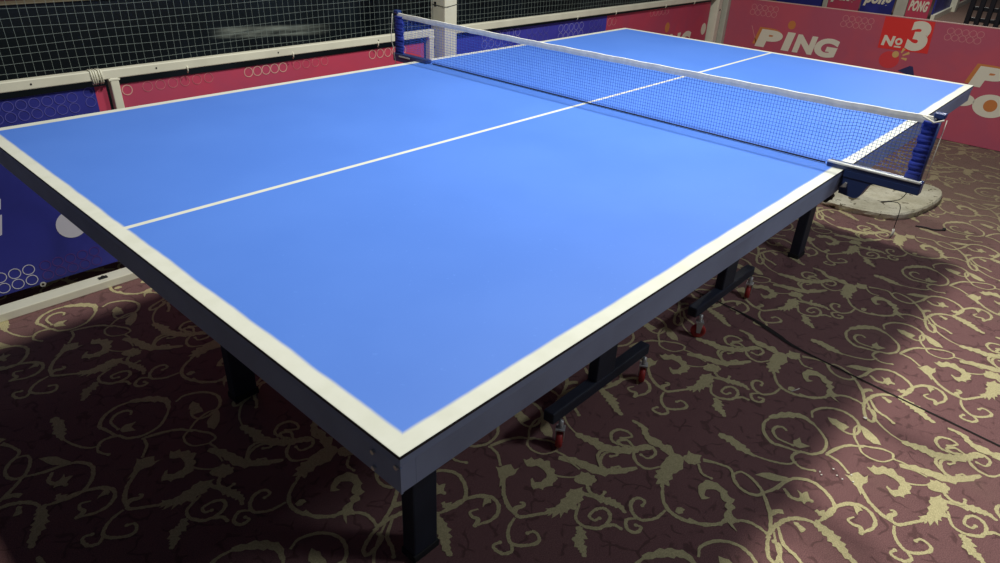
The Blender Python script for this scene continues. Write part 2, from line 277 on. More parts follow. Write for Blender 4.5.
# ------------------------------------------------------------------ mesh builder
class MB:
    def __init__(s): s.v = []; s.f = []; s.mi = []; s.smooth = []
    def add(s, verts, faces, mi=0, smooth=False):
        o = len(s.v); s.v += [tuple(p) for p in verts]
        for f in faces: s.f.append(tuple(i + o for i in f)); s.mi.append(mi); s.smooth.append(smooth)
        return s
    def box(s, a, b, mi=0, bevel=0.0):
        (x0, y0, z0), (x1, y1, z1) = a, b
        if bevel <= 0:
            v = [(x0,y0,z0),(x1,y0,z0),(x1,y1,z0),(x0,y1,z0),(x0,y0,z1),(x1,y0,z1),(x1,y1,z1),(x0,y1,z1)]
            f = [(3,2,1,0),(4,5,6,7),(0,1,5,4),(1,2,6,5),(2,3,7,6),(3,0,4,7)]
            return s.add(v, f, mi)
        bm = bmesh.new(); bmesh.ops.create_cube(bm, size=1)
        for q in bm.verts: q.co = Vector(((x0+x1)/2 + q.co.x*(x1-x0), (y0+y1)/2 + q.co.y*(y1-y0), (z0+z1)/2 + q.co.z*(z1-z0)))
        bmesh.ops.bevel(bm, geom=list(bm.edges), offset=bevel, segments=2, affect='EDGES', profile=0.5)
        return s.bm(bm, mi)
    def bm(s, bm, mi=0, smooth=False):
        bm.verts.index_update()
        s.add([q.co.copy() for q in bm.verts], [[q.index for q in f.verts] for f in bm.faces], mi, smooth); bm.free(); return s
    def tube(s, pts, r, n=8, mi=0, smooth=True, caps=True):
        P = [Vector(p) for p in pts]; rr = r if isinstance(r, (list, tuple)) else [r]*len(P)
        vs = []; fs = []; ref = None
        for i, p in enumerate(P):
            t = (P[min(i+1, len(P)-1)] - P[max(i-1, 0)]).normalized()
            if ref is None:
                ref = Vector((0,0,1)) if abs(t.z) < 0.9 else Vector((1,0,0))
            a = (ref - t*ref.dot(t)).normalized(); b = t.cross(a); ref = a
            for k in range(n):
                w = 2*PI*k/n + PI/n; vs.append(p + (a*math.cos(w) + b*math.sin(w))*rr[i])
        for i in range(len(P)-1):
            for k in range(n): fs.append((i*n+k, i*n+(k+1)%n, (i+1)*n+(k+1)%n, (i+1)*n+k))
        if caps: fs.append(tuple(range(n-1, -1, -1))); fs.append(tuple((len(P)-1)*n+k for k in range(n)))
        return s.add(vs, fs, mi, smooth)
    def prism(s, poly, fn, d0, d1, mi=0):
        # poly: 2-D outline (counter-clockwise seen by the reader); fn(u, w, depth) -> point
        n = len(poly)
        v = [fn(u, w, d0) for u, w in poly] + [fn(u, w, d1) for u, w in poly]
        f = [tuple(range(n, 2*n)), tuple(range(n-1, -1, -1))] + [(i, (i+1)%n, n+(i+1)%n, n+i) for i in range(n)]
        return s.add(v, f, mi)
    def build(s, name, mats, parent=None, weld=False):
        me = bpy.data.meshes.new(name); me.from_pydata(s.v, [], s.f)
        ml = mats if isinstance(mats, (list, tuple)) else [mats]
        for m in ml: me.materials.append(m)
        me.polygons.foreach_set('material_index', s.mi); me.polygons.foreach_set('use_smooth', s.smooth)
        me.update(); me.validate()
        o = bpy.data.objects.new(name, me); COL.objects.link(o)
        if parent is not None:
            o.parent = parent
            o.matrix_parent_inverse = Matrix.Translation(-parent.location)
        return o

def tag(o, label=None, cat=None, group=None, kind=None):
    if label: o['label'] = label
    if cat: o['category'] = cat
    if group: o['group'] = group
    if kind: o['kind'] = kind
    return o
def thing(name, loc, label, cat, group=None):
    o = bpy.data.objects.new(name, None); COL.objects.link(o); o.location = loc; o.empty_display_size = 0.1
    return tag(o, label, cat, group)
def catmull(P, k=5):
    P = [np.array(p, float) for p in P]
    if len(P) < 3: return [P[0] + (P[-1]-P[0])*t for t in np.linspace(0, 1, k+1)]
    Q = [2*P[0]-P[1]] + P + [2*P[-1]-P[-2]]; out = []
    for i in range(1, len(Q)-2):
        a, b, c, d = Q[i-1:i+3]
        for t in np.linspace(0, 1, k, endpoint=False):
            out.append(0.5*((2*b) + (c-a)*t + (2*a-5*b+4*c-d)*t*t + (3*b-a-3*c+d)*t**3))
    out.append(P[-1]); return out

# ------------------------------------------------------------------ floor: carpet with its woven scrolls
def carpet_cell():
    V = []; F = []
    rnd = random.Random(3)
    for k, w, pts in CARPET:
        z = 0.0006 + 0.00002*len(F) % 0.0012
        z = 0.0006 + rnd.random()*0.0012
        if k == 'p':
            P = []
            for a, b in zip(pts, pts[1:]+pts[:1]):
                a = np.array(a); b = np.array(b); P.append(a)
                if np.hypot(*(b-a)) > 0.012: P.append((a+b)/2 + np.array((rnd.random()-.5, rnd.random()-.5))*0.006)
            o = len(V)
            V += [(p[0], p[1], z) for p in P]
            bmq = bmesh.new(); vs = [bmq.verts.new((p[0], p[1], 0)) for p in P]
            f = bmq.faces.new(vs); res = bmesh.ops.triangulate(bmq, faces=[f]); bmq.verts.index_update()
            for t in bmq.faces:
                ids = [q.index for q in t.verts]
                a, b, c = [P[i] for i in ids]
                if (b[0]-a[0])*(c[1]-a[1]) - (b[1]-a[1])*(c[0]-a[0]) < 0: ids.reverse()
                F.append(tuple(o+i for i in ids))
            bmq.free(); continue
        P = catmull(pts, 7 if k != 'l' else 6); n = len(P); o = len(V)
        for i, p in enumerate(P):
            t = P[min(i+1, n-1)] - P[max(i-1, 0)]; L = np.hypot(*t) or 1; nrm = np.array((-t[1], t[0]))/L; tt = t/L
            u = i/(n-1)
            jl, jr = 1+0.5*(rnd.random()-.5), 1+0.5*(rnd.random()-.5)
            if k == 's': h = w*0.00053*(0.75+0.35*math.sin(PI*min(1, u*1.05))); hl = h*jl; hr = h*jr
            elif k == 't': hl = hr = w*0.0006*(1-0.7*u)
            else:
                prof = (0.35+0.65*math.sin(PI*min(1, 0.08+u*0.95)))
                if i % 3 == 0: sawl = 0.5+0.2*rnd.random(); sawr = 0.5+0.2*rnd.random(); 
                else: sawl = sawl+0.30*rnd.random(); sawr = sawr+0.30*rnd.random()
                hl = w*0.00112*prof*sawl; hr = w*0.00112*prof*sawr
            if k in 's' and (i == n-1): hl = hr = h*0.9
            V.append((*(p+nrm*hl), z)); V.append((*(p-nrm*hr), z))
        for i in range(n-1): F.append((o+2*i+1, o+2*i+3, o+2*i+2, o+2*i))
        if k == 's':            # rounded curl at the end of a stroke
            c = P[-1]; r = w*0.00053*1.25; o2 = len(V); m = 8
            V += [(c[0]+r*math.cos(2*PI*q/m), c[1]+r*math.sin(2*PI*q/m), z+0.0001) for q in range(m)]
            F.append(tuple(range(o2, o2+m)))
    return np.array(V), F

def build_floor():
    mb = MB()
    X0, X1, Y0, Y1 = -3.2, 17.0, -5.0, 6.5
    mb.add([(X0,Y0,0),(X1,Y0,0),(X1,Y1,0),(X0,Y1,0),(X0,Y0,-.06),(X1,Y0,-.06),(X1,Y1,-.06),(X0,Y1,-.06)],
           [(0,1,2,3),(7,6,5,4),(0,4,5,1),(1,5,6,2),(2,6,7,3),(3,7,4,0)], 0)
    V, F = carpet_cell()
    v1 = np.array(CARPET_V1); v2 = np.array(CARPET_V2)
    for i in range(-4, 11):
        for j in range(-2, 5):
            d = i*v1 + j*v2
            c = np.array((-0.15, -0.9)) + d
            if c[0] < -2.9 or c[0] > 5.6 or c[1] < -2.6 or c[1] > 1.9: continue
            W = V.copy(); W[:, 0] += d[0]; W[:, 1] += d[1]
            mb.add(W.tolist(), F, 1)
    # seam between two widths of carpet: a dark slit with a raised lip
    P = [(0.225,-2.3),(0.35,-1.278),(0.378,-1.0),(0.416,-0.684),(0.45,-0.585),(0.488,-0.47),(0.51,-0.30),(0.56,0.2),(0.62,0.9)]
    Q = catmull(P, 6); n = len(Q); vs = []; fs = []
    for i, p in enumerate(Q):
        t = Q[min(i+1, n-1)] - Q[max(i-1, 0)]; t /= np.hypot(*t); nr = np.array((-t[1], t[0]))
        wid = 0.0035 + 0.007*math.exp(-((p[1]+0.56)/0.11)**2)
        a = p+nr*wid; b = p-nr*wid
        vs += [(a[0],a[1],0.0025),(b[0],b[1],0.0025)]
    for i in range(n-1): fs.append((2*i+1, 2*i+3, 2*i+2, 2*i))
    mb.add(vs, fs, 2)
    o = mb.build('floor', [M['carpet'], M['gold'], M['seam']])
    tag(o, kind='structure')
build_floor()

# ------------------------------------------------------------------ the table
table = thing('table_tennis_table', (0,0,0), 'large blue table tennis table with white border lines standing on the patterned carpet', 'table')
for s in (-1, 1):
    mb = MB(); a, b = sorted((s*0.0015, s*HL))
    mb.box((a, -0.7625, TH-0.016), (b, 0.7625, TH), 0, 0.0012)
    mb.build('tabletop', M['table'], table)
    mb = MB(); t = 0.022; z0, z1 = TH-0.056, TH-0.0165
    e = 0.0004
    xa, xb = sorted((s*(HL-0.0015), s*((HL-0.0015)-t)))
    mb.box((xa, -0.761, z0), (xb, 0.761, z1), 0, e)
    xa, xb = sorted((s*0.004, s*((HL-0.0015)-t)))
    mb.box((xa, -0.761, z0), (xb, -0.761+t, z1), 0, e); mb.box((xa, 0.761-t, z0), (xb, 0.761, z1), 0, e)
    xa, xb = sorted((s*0.004, s*0.03)); mb.box((xa, -0.739, z0), (xb, 0.739, z1), 0, e)
    for q in (0.45, 0.9):
        xa, xb = sorted((s*q, s*(q+0.03))); mb.box((xa, -0.739, z0), (xb, 0.739, z1), 0, e)
    tag(mb.build('apron', M['slate'], table), 'slate blue steel apron under the top')
    # end legs
    xl = -1.015 if s < 0 else 1.125
    for sy in (-1, 1):
        mb = MB(); mb.box((xl-0.034, sy*0.385-0.02, 0.018), (xl+0.034, sy*0.385+0.02, TH-0.017), 0, 0.004)
        lg = mb.build('leg', M['dark_steel'], table)
        mb = MB(); mb.box((xl-0.037, sy*0.385-0.023, 0.0), (xl+0.037, sy*0.385+0.023, 0.02), 0, 0.003)
        mb.build('rubber_foot', M['rubber'], lg)
    mb = MB(); mb.box((xl-0.012, -0.365, 0.30), (xl+0.012, 0.365, 0.335), 0, 0.003); mb.build('leg_crossbar', M['dark_steel'], table)
    # wheeled undercarriage of this half
    wx = (-0.53, -0.12) if s < 0 else (0.233, 0.621)
    mid = -0.325 if s < 0 else 0.43
    for sy in (-1, 1):
        y = sy*0.375
        mb = MB(); mb.box((wx[0]-0.03, y-0.017, 0.085), (wx[1]+0.03, y+0.017, 0.12), 0, 0.004); mb.build('floor_rail', M['dark_steel'], table)
        mb = MB(); mb.box((mid-0.045, y-0.016, 0.12), (mid+0.045, y+0.016, TH-0.017), 0, 0.004); mb.build('upright', M['dark_steel'], table)
        for k, x in enumerate(wx):
            yc = y + sy*0.022
            # a caster: zinc fork with a red wheel
            turn = math.radians(32 if (s > 0 and k == 0) else (120 if s < 0 else 106))
            c, sn = math.cos(turn), math.sin(turn)
            ax = Vector((c, sn, 0))        # direction of the axle
            tn = Vector((-sn, c, 0))
            ct = Vector((x, yc, 0.026))
            mb = MB()
            mb.tube([ct+Vector((0,0,0.036)), ct+Vector((0,0,0.062))], 0.007, 8)
            for q in (-1, 1):
                pl = []
                for (u, w) in ((-0.011, 0.036), (-0.006, -0.004), (0.006, -0.004), (0.011, 0.036)):
                    pl.append((u, w))
                mb.prism(pl, lambda u, w, d: ct + tn*u + ax*d + Vector((0,0,w)), q*0.0105-0.0012, q*0.0105+0.0012)
            hat = [(-0.013, 0.034), (0.013, 0.034), (0.013, 0.038), (-0.013, 0.038)]
            mb.prism(hat, lambda u, w, d: ct + tn*u + ax*d + Vector((0,0,w)), -0.0125, 0.0125)
            cs = tag(mb.build('caster', M['zinc'], table), 'silver caster fork with a red wheel')
            mb = MB()
            prof = [(-0.0085, 0.010), (-0.0085, 0.021), (-0.006, 0.0245), (0, 0.0258), (0.006, 0.0245), (0.0085, 0.021), (0.0085, 0.010)]
            n = 20; vs = []; fs = []
            for (d, r) in prof:
                for q in range(n):
                    w = 2*PI*q/n; vs.append(ct + ax*d + tn*(r*math.cos(w)) + Vector((0,0,r*math.sin(w))))
            m_ = len(prof)
            for i in range(m_):
                for q in range(n): fs.append((i*n+q, i*n+(q+1)%n, ((i+1)%m_)*n+(q+1)%n, ((i+1)%m_)*n+q))
            mb.add(vs, fs, 0, True)
            tag(mb.build('wheel', M['red_wheel'], cs), 'red rubber wheel')
    mb = MB(); mb.box((mid-0.015, -0.359, 0.30), (mid+0.015, 0.359, 0.33), 0, 0.003); mb.build('crossbar', M['dark_steel'], table)
# small screws on the near end apron
for (y, dz) in ((-0.715, -0.024), (-0.715, -0.048), (0.70, -0.03), (-0.756, -0.019)):
    mb = MB(); mb.tube([(-HL+0.0017, y, TH+dz), (-HL-0.0015, y, TH+dz)], 0.0032, 8, 0, False)
    mb.build('screw', M['zinc'], table)
mb = MB(); mb.box((-HL+0.0008, -0.7622, TH-0.056), (-HL+0.0038, -0.7605, TH-0.018), 0); mb.build('corner_weld', M['slate'], table)

# ------------------------------------------------------------------ the net
net = thing('table_tennis_net', (0,0,TH), 'blue table tennis net with white top tape clamped across the middle of the table', 'net')
YN, YP = -0.915, 0.872          # the two posts
TOPZ = [(-0.915,0.155),(-0.70,0.151),(-0.3,0.1505),(0.2,0.149),(0.6,0.151),(0.872,0.153)]
def ztop(y):
    ys = [p[0] for p in TOPZ]; return TH + float(np.interp(y, ys, [p[1] for p in TOPZ]))
def zbot(y): return TH + (0.004 if abs(y) < 0.74 else 0.022)
mb = MB()
cell = 0.0076; r = 0.00052
ya = YN + 0.012; k = int((YP-YN-0.024)/cell)
for i in range(k+1):
    y = ya + i*cell
    mb.tube([(0, y, zbot(y)), (0, y+0.001*math.sin(i), (zbot(y)+ztop(y))/2), (0, y, ztop(y)-0.010)], r, 4, 0, False, False)
rows = 16
for j in range(rows):
    t = (j+0.5)/rows; pts = []
    for i in range(0, 61):
        y = ya + (YP-YN-0.024)*i/60; pts.append((0.0006, y, zbot(y)+(ztop(y)-0.008-zbot(y))*t))
    mb.tube(pts, r, 4, 0, False, False)
tag(mb.build('netting', M['net_blue'], net), 'fine blue net mesh')
mb = MB(); N = 60; vs = []; fs = []
for i in range(N+1):
    y = YN+0.004 + (YP-YN-0.008)*i/N; z = ztop(y)
    wob = 0.0006*math.sin(i*1.7)
    for (dx, dz) in ((-0.0028, 0.0), (-0.0034, -0.008), (-0.0030, -0.016), (0.0030, -0.016), (0.0034, -0.008), (0.0028, 0.0)):
        vs.append((dx, y, z+dz+wob))
for i in range(N):
    for q in range(6): fs.append((i*6+q, (i+1)*6+q, (i+1)*6+(q+1)%6, i*6+(q+1)%6))
fs.append((0,1,2,3,4,5)); fs.append(tuple(N*6+q for q in (5,4,3,2,1,0)))
mb.add(vs, fs, 0, False); tag(mb.build('top_tape', M['net_white'], net), 'white top tape')
mb = MB(); mb.tube([(0, -0.715, TH+0.0035), (0.0, -0.3, TH+0.0032), (0, 0.3, TH+0.0032), (0, 0.68, TH+0.0035)], 0.0020, 6)
tag(mb.build('bottom_cord', M['black_cord'], net), 'dark bottom cord')
def sleeve(y0, y1, sgn):
    mb = MB(); n = 46; vs = []; fs = []; rnd = random.Random(5)
    for i in range(n+1):
        t = i/n; z = TH+0.012 + t*(ztop((y0+y1)/2)-TH-0.022)
        pl = 0.0011*math.sin(t*2*PI*13) + 0.0007*math.sin(t*41+1)
        inner = y0 + 0.0014*math.sin(t*29)
        for (x, y) in ((-0.004+pl, inner), (-0.006+pl*1.1, (y0+y1)/2), (-0.0085, y1), (0.0085, y1), (0.006+pl, (y0+y1)/2), (0.003+pl, inner)):
            vs.append((x, y, z))
    for i in range(n):
        for q in range(6): fs.append((i*6+q, i*6+(q+1)%6, (i+1)*6+(q+1)%6, (i+1)*6+q))
    fs.append((5,4,3,2,1,0)); fs.append(tuple(n*6+q for q in range(6)))
    mb.add(vs, fs, 0, True); return tag(mb.build('side_sleeve', M['sleeve'], net), 'gathered blue cloth sleeve')
sleeve(-0.889, -0.918, -1); sleeve(0.838, 0.876, 1)
for s, yp in ((-1, YN), (1, YP)):
    edge = s*0.7625; end = yp + s*0.013; inn = s*0.70 if s > 0 else -0.722
    mb = MB(); mb.tube([(0.004, yp, TH-0.006), (0.004, yp, ztop(yp)+0.004)], 0.0065, 10)
    mb.box((-0.006, yp-0.011, ztop(yp)-0.002), (0.014, yp+0.011, ztop(yp)+0.009), 0, 0.002)
    tag(mb.build('post', M['navy'], net), 'navy steel net post')
    mb = MB(); a, b = sorted((inn, end))
    mb.box((-0.013, a, TH+0.0005), (0.013, b, TH+0.013), 0, 0.002)
    a, b = sorted((edge+s*0.002, end)); mb.box((-0.013, a, TH-0.016), (0.013, b, TH+0.002), 0, 0.002)
    prof = [(0.0025, 0.0), (0.0025, -0.056), (0.038, -0.060), (0.048, -0.056), (0.053, -0.044), (0.062, -0.022), (0.074, -0.014), (0.074, 0.0)]
    if s > 0: prof = [(q, w*0.8) for q, w in prof]
    mb.prism(prof if s > 0 else prof[::-1], lambda u, w, d: (d, edge+s*u, TH+w), -0.012, 0.030)
    br = mb.build('bracket', M['navy'], net)
    if s < 0:
        mb = MB(); mb.box((-0.0145, -0.925, TH+0.010), (-0.004, -0.7225, TH+0.0148), 0, 0.001)  # pale strip along the top edge of the navy arm
        tag(mb.build('pale_edge', M['bracket_top'], br), 'pale top edge of the bracket')
        mb = MB(); mb.prism([(0,0),(0.014,0.003),(0.013,0.012),(0.009,0.014)], lambda u, w, d: (d, edge-0.004-u, TH-0.040+w), -0.018, -0.012)
        tag(mb.build('clamp_tab', M['zinc'], br), 'silver clamp tab')
        mb = MB(); mb.tube([(0.012, edge+0.02, TH-0.085), (0.012, edge+0.02, TH-0.058)], 0.009, 10); mb.tube([(-0.012, edge+0.02, TH-0.083), (0.036, edge+0.02, TH-0.083)], 0.006, 8)
        tag(mb.build('clamp_screw', M['rubber'], br), 'black clamp screw')
        mb = MB(); mb.tube([(-0.004, yp-0.016, ztop(yp)-0.002), (-0.004, yp-0.0155, TH+0.08), (-0.006, yp-0.016, TH+0.012)], 0.0008, 6)
        mb.tube([(-0.010, yp+0.03, ztop(yp)-0.001), (-0.012, yp+0.005, ztop(yp)-0.010), (-0.010, yp-0.012, ztop(yp)-0.002)], 0.0022, 6)
        tag(mb.build('tension_cord', M['white_cord'], net), 'pale cord tied to the post')
        mb = MB()
        mb.tube([tuple(p) for p in catmull([(0.0,-0.905,TH-0.014),(-0.012,-0.895,TH-0.035),(-0.016,-0.86,TH-0.05),(-0.012,-0.90,TH-0.045),(-0.004,-0.903,TH-0.11)], 6)], 0.0009, 5)
        lc = tag(mb.build('loose_cord', M['black_cord'], net), 'loose dark cord hanging below the bracket')
        mb = MB(); mb.tube([(-0.004,-0.903,TH-0.108), (-0.002,-0.904,TH-0.120), (-0.004,-0.901,TH-0.132)], 0.0026, 6)
        tag(mb.build('cord_end', M['white_cord'], lc), 'white cord end')
    else:
        mb = MB(); mb.tube([(-0.012, yp+0.010, ztop(yp)-0.004), (-0.012, yp+0.022, TH+0.06), (-0.012, yp+0.010, TH+0.03), (-0.014, yp-0.008, TH-0.055)], 0.0014, 6)
        tag(mb.build('tension_cord', M['white_cord'], net), 'pale cord tied to the post')
        mb = MB(); mb.box((-0.0145, 0.79, TH+0.002), (-0.0125, 0.85, TH+0.007), 0); tag(mb.build('pale_edge', M['bracket_top'], br), 'pale edge of the bracket')

# ------------------------------------------------------------------ side barrier along the far long side of the table
YB = 1.36
def ring(mb, fn, cx, cy, r, w=0.0022, mi=0, n=28, sx=1.0):
    vs = []; fs = []
    for q in range(n):
        a = 2*PI*q/n
        for rr, d in ((r-w, 0.0), (r+w, 0.0), (r+w, 0.0008), (r-w, 0.0008)): vs.append(fn(cx+sx*rr*math.cos(a), cy+rr*math.sin(a), d))
    for q in range(n):
        p = (q+1) % n
        for k in range(4): fs.append((q*4+k, q*4+(k+1)%4, p*4+(k+1)%4, p*4+k))
    return mb.add(vs, fs, mi)
def rings(mb, fn, cx, cy, nx, ny, dx, dy, r, w=0.002, mi=0, slant=0.0):
    for j in range(ny):
        for i in range(nx): ring(mb, fn, cx+(i-(nx-1)/2)*dx + j*slant, cy+(j-(ny-1)/2)*dy, r, w, mi)
def disc(mb, fn, cx, cy, r, mi=0, n=28, d0=0.0, d1=0.001, ry=None):
    ry = ry or r
    return mb.prism([(cx+r*math.cos(2*PI*q/n), cy+ry*math.sin(2*PI*q/n)) for q in range(n)], fn, d0, d1, mi)
def text_mesh(mb, txt, fn, x, y, size, shear=0.28, bold=0.03, mi=0, depth=(0.0, 0.001), width=None):
    cu = bpy.data.curves.new('t', 'FONT'); cu.body = txt; cu.size = 1.0; cu.shear = shear; cu.offset = bold; cu.resolution_u = 6; cu.space_character = 1.08
    ob = bpy.data.objects.new('t', cu); COL.objects.link(ob)
    bpy.context.view_layer.update()
    me = bpy.data.meshes.new_from_object(ob.evaluated_get(bpy.context.evaluated_depsgraph_get()))
    V = [v.co.copy() for v in me.vertices]; F = [tuple(p.vertices) for p in me.polygons]
    E = {}
    for f in F:
        for i in range(len(f)):
            a, b = f[i], f[(i+1) % len(f)]; E[(a, b)] = E.get((a, b), 0)+1
    x0 = min(v.x for v in V); x1 = max(v.x for v in V); y0 = min(v.y for v in V); y1 = max(v.y for v in V)
    sy = size/(y1-y0); sx = (width/(x1-x0)) if width else sy
    n = len(V)
    vs = [fn(x+(v.x-x0)*sx, y+(v.y-y0)*sy, depth[0]) for v in V] + [fn(x+(v.x-x0)*sx, y+(v.y-y0)*sy, depth[1]) for v in V]
    up = sum(1 for p in me.polygons if p.normal.z > 0) >= len(F)/2
    fs = [tuple(i+n for i in f) for f in F]
    fs += [(a, b, b+n, a+n) for (a, b) in E if (b, a) not in E]
    mb.add(vs, fs, mi)
    bpy.data.objects.remove(ob); bpy.data.curves.remove(cu); bpy.data.meshes.remove(me)
    return mb

def rail_box(mb, x0, x1, y0, y1, z0, z1): mb.box((x0, y0, z0), (x1, y1, z1), 0, 0.003)
def hook(parent, x, z):        # a small tie over the rail
    mb = MB(); mb.tube([(x, YB-0.0155, z+0.010), (x, YB-0.0175, z+0.003), (x+0.001, YB-0.0165, z-0.006), (x+0.002, YB-0.010, z-0.014)], 0.0026, 6)
    mb.build('tie', M['cream'], parent)

fr = thing('barrier', (-0.845, YB, 0), 'cream tubular barrier frame along the carpet edge, left of the square column', 'barrier')
mb = MB(); rail_box(mb, -3.0, 0.615, YB-0.015, YB+0.015, TH-0.053, TH-0.022); mb.build('top_rail', M['cream'], fr)
mb = MB(); rail_box(mb, -3.0, 0.615, YB-0.085, YB-0.022, 0.0, 0.030); mb.build('bottom_rail', M['cream'], fr)
for x in (-2.6, -0.845, 0.600):
    mb = MB(); mb.box((x-0.014, YB-0.0155, 0.0), (x+0.014, YB+0.0155, TH-0.05), 0, 0.003)
    mb.box((x-0.018, YB-0.0165, TH-0.060), (x+0.018, YB+0.0165, TH-0.053), 0, 0.001); mb.build('post', M['cream'], fr)
for x, z in ((-0.592, TH-0.053), (-0.155, TH-0.053), (0.277, TH-0.053)): hook(fr, x, z)
mb = MB()
for q in (-0.016, -0.009, -0.002, 0.008, 0.015):
    x = -0.897+q; mb.tube([(x, YB+0.012, TH-0.0205), (x, YB-0.016, TH-0.0205), (x+0.001, YB-0.0175, TH-0.04), (x+0.002, YB-0.0165, TH-0.058), (x+0.004, YB-0.004, TH-0.066)], 0.003, 6)
tag(mb.build('cord_lashing', M['cream'], fr), 'pale cord lashed around the top rail')
for (x, z) in ((-1.09, TH-0.037), (-0.70, TH-0.036), (-0.22, TH-0.036), (0.28, TH-0.038)):
    mb = MB(); mb.tube([(x, YB-0.0145, z), (x, YB-0.0165, z)], 0.003, 8, 0, False); mb.build('screw', M['rubber'], fr)
mb = MB(); mb.box((-1.065, YB-0.062, 0.0295), (-1.035, YB-0.045, 0.034), 0, 0.001); mb.tube([(-1.05, YB-0.053, 0.033), (-1.05, YB-0.053, 0.038)], 0.005, 8, 0, False); mb.build('latch', M['rubber'], fr)

fr2 = thing('barrier', (3.525, YB, 0), 'cream tubular barrier frame from the square column to the corner post', 'barrier')
mb = MB(); rail_box(mb, 0.725, 3.50, YB-0.015, YB+0.015, TH-0.054, TH-0.020); mb.build('top_rail', M['cream'], fr2)
mb = MB(); rail_box(mb, 0.725, 3.50, YB-0.055, YB+0.02, 0.0, 0.026); mb.build('bottom_rail', M['cream'], fr2)
mb = MB(); mb.box((3.50, YB-0.035, 0), (3.56, YB+0.035, TH-0.05), 0, 0.004)
mb.prism([(3.50,TH-0.05),(3.56,TH-0.05),(3.56,TH+0.06),(3.535,TH+0.055),(3.515,TH-0.005)], lambda u, w, d: (u, YB-d, w), -0.035, 0.035)
mb.build('post', M['cream'], fr2)
mb = MB(); mb.tube([(3.532, YB-0.034, TH-0.13), (3.532, YB-0.037, TH-0.13)], 0.007, 8, 0, False); mb.build('screw', M['rubber'], fr2)
for x in (2.15, 2.75, 3.15, 1.75): hook(fr2, x, TH-0.054)

# banners hung in the side barrier; their print lies a hair in front of the cloth
YV = 1.372
def side(u, w, d): return (u, YV-0.0025-d, w)
def banner(x0, x1, z0, z1, m, label):
    b = thing('banner', ((x0+x1)/2, YV, z0), label, 'banner', None)
    mb = MB(); n = 24; vs = []; fs = []
    mb.box((x0, YV-0.002, z0), (x1, YV+0.002, z1))
    mb.build('cloth', m, b)
    return b
bn = banner(-2.5, -0.905, 0.046, TH-0.078, M['blue_banner'], 'deep blue banner with ring prints in the leftmost bay of the barrier')
mb = MB(); mb.box((-0.905, YV-0.002, 0.046), (-0.868, YV+0.002, TH-0.078)); tag(mb.build('red_strip', M['red_banner'], bn), 'red strip on the right end of the blue banner')
def ring_part(args, m, label, fn=None, slant=0.0):
    for a in args:
        q = MB(); rings(q, fn or side, *a, 0, slant); tag(q.build('ring_print', M[m], bn if fn is None else bb), label)
ring_part([(-1.09, TH-0.118, 7, 2, 0.037, 0.034, 0.0155, 0.0011), (-0.926, TH-0.108, 1, 2, 0.03, 0.032, 0.0155, 0.0011)], 'print_ring_blue', 'pale blue ring print')
mb = MB(); rings(mb, side, -1.312, TH-0.668, 4, 2, 0.042, 0.040, 0.0175, 0.0012); tag(mb.build('ring_print', M['print_ring_white'], bn), 'white ring print')
mb = MB(); rings(mb, side, -1.118, TH-0.668, 5, 2, 0.040, 0.038, 0.0165, 0.0010); tag(mb.build('ring_print', M['print_ring_violet'], bn), 'violet ring print')
mb = MB(); disc(mb, side, -1.083, TH-0.527, 0.050); tag(mb.build('ball_print', M['print_ring_white'], bn), 'white ball print')
mb = MB(); text_mesh(mb, 'PING', side, -1.93, TH-0.345, 0.145, 0.22, 0.04, 0, width=0.62)
tag(mb.build('lettering', M['print_ring_white'], bn), 'white lettering PING')
mb = MB(); text_mesh(mb, 'PONG', side, -1.95, TH-0.515, 0.145, 0.22, 0.04, 0, width=0.690)
tag(mb.build('lettering', M['print_ring_white'], bn), 'white lettering PONG')
mb = MB(); ring(mb, side, -1.222, TH-0.716, 0.007, 0.0025); mb.build('eyelet', M['zinc'], bn)

bn = banner(-0.826, 0.570, 0.070, TH-0.080, M['red_banner'], 'red banner in the barrier bay between the blue banner and the square column')
ring_part([(-0.803, TH-0.102, 1, 1, 0.03, 0.03, 0.0165, 0.0014), (-0.268, TH-0.101, 5, 1, 0.038, 0.03, 0.0175, 0.0014), (0.350, TH-0.101, 5, 1, 0.044, 0.03, 0.0185, 0.0014)], 'print_ring_pale', 'pale pink ring print')
ring_part([(-0.62, TH-0.100, 6, 1, 0.045, 0.03, 0.017, 0.0006), (-0.06, TH-0.100, 4, 1, 0.045, 0.03, 0.017, 0.0006)], 'print_ring', 'faint ring print')

bn = banner(0.735, 2.093, 0.070, TH-0.072, M['violet_banner'], 'violet blue banner in the barrier just right of the square column')
ring_part([(1.12, TH-0.112, 6, 2, 0.052, 0.04, 0.019, 0.0012), (1.73, TH-0.130, 5, 2, 0.05, 0.045, 0.02, 0.0013)], 'print_ring_mid', 'pale violet ring print')
ring_part([(1.42, TH-0.12, 4, 2, 0.05, 0.045, 0.02, 0.0012), (1.98, TH-0.13, 3, 2, 0.05, 0.045, 0.02, 0.0012)], 'print_ring_blue', 'pale blue ring print')
bn = banner(2.093, 3.46, 0.070, TH-0.072, M['red_banner'], 'red banner at the far right end of the side barrier beside the corner post')
ring_part([(2.15, TH-0.112, 2, 1, 0.05, 0.03, 0.022, 0.0014), (2.72, TH-0.095, 5, 1, 0.05, 0.04, 0.02, 0.0012)], 'print_ring', 'pink ring print')
for w_, x_, z_, L_ in (('PING', 2.70, -0.415, 0.52), ('PONG', 2.62, -0.60, 0.58)):
    mb = MB(); text_mesh(mb, w_, side, x_, TH+z_, 0.160, 0.25, 0.05, 0, width=L_); tag(mb.build('lettering', M['print_white'], bn), 'cream lettering '+w_)
mb = MB(); disc(mb, side, 3.405, TH-0.262, 0.036, 0, ry=0.042); tag(mb.build('ball_print', M['print_white'], bn), 'cream ball print')
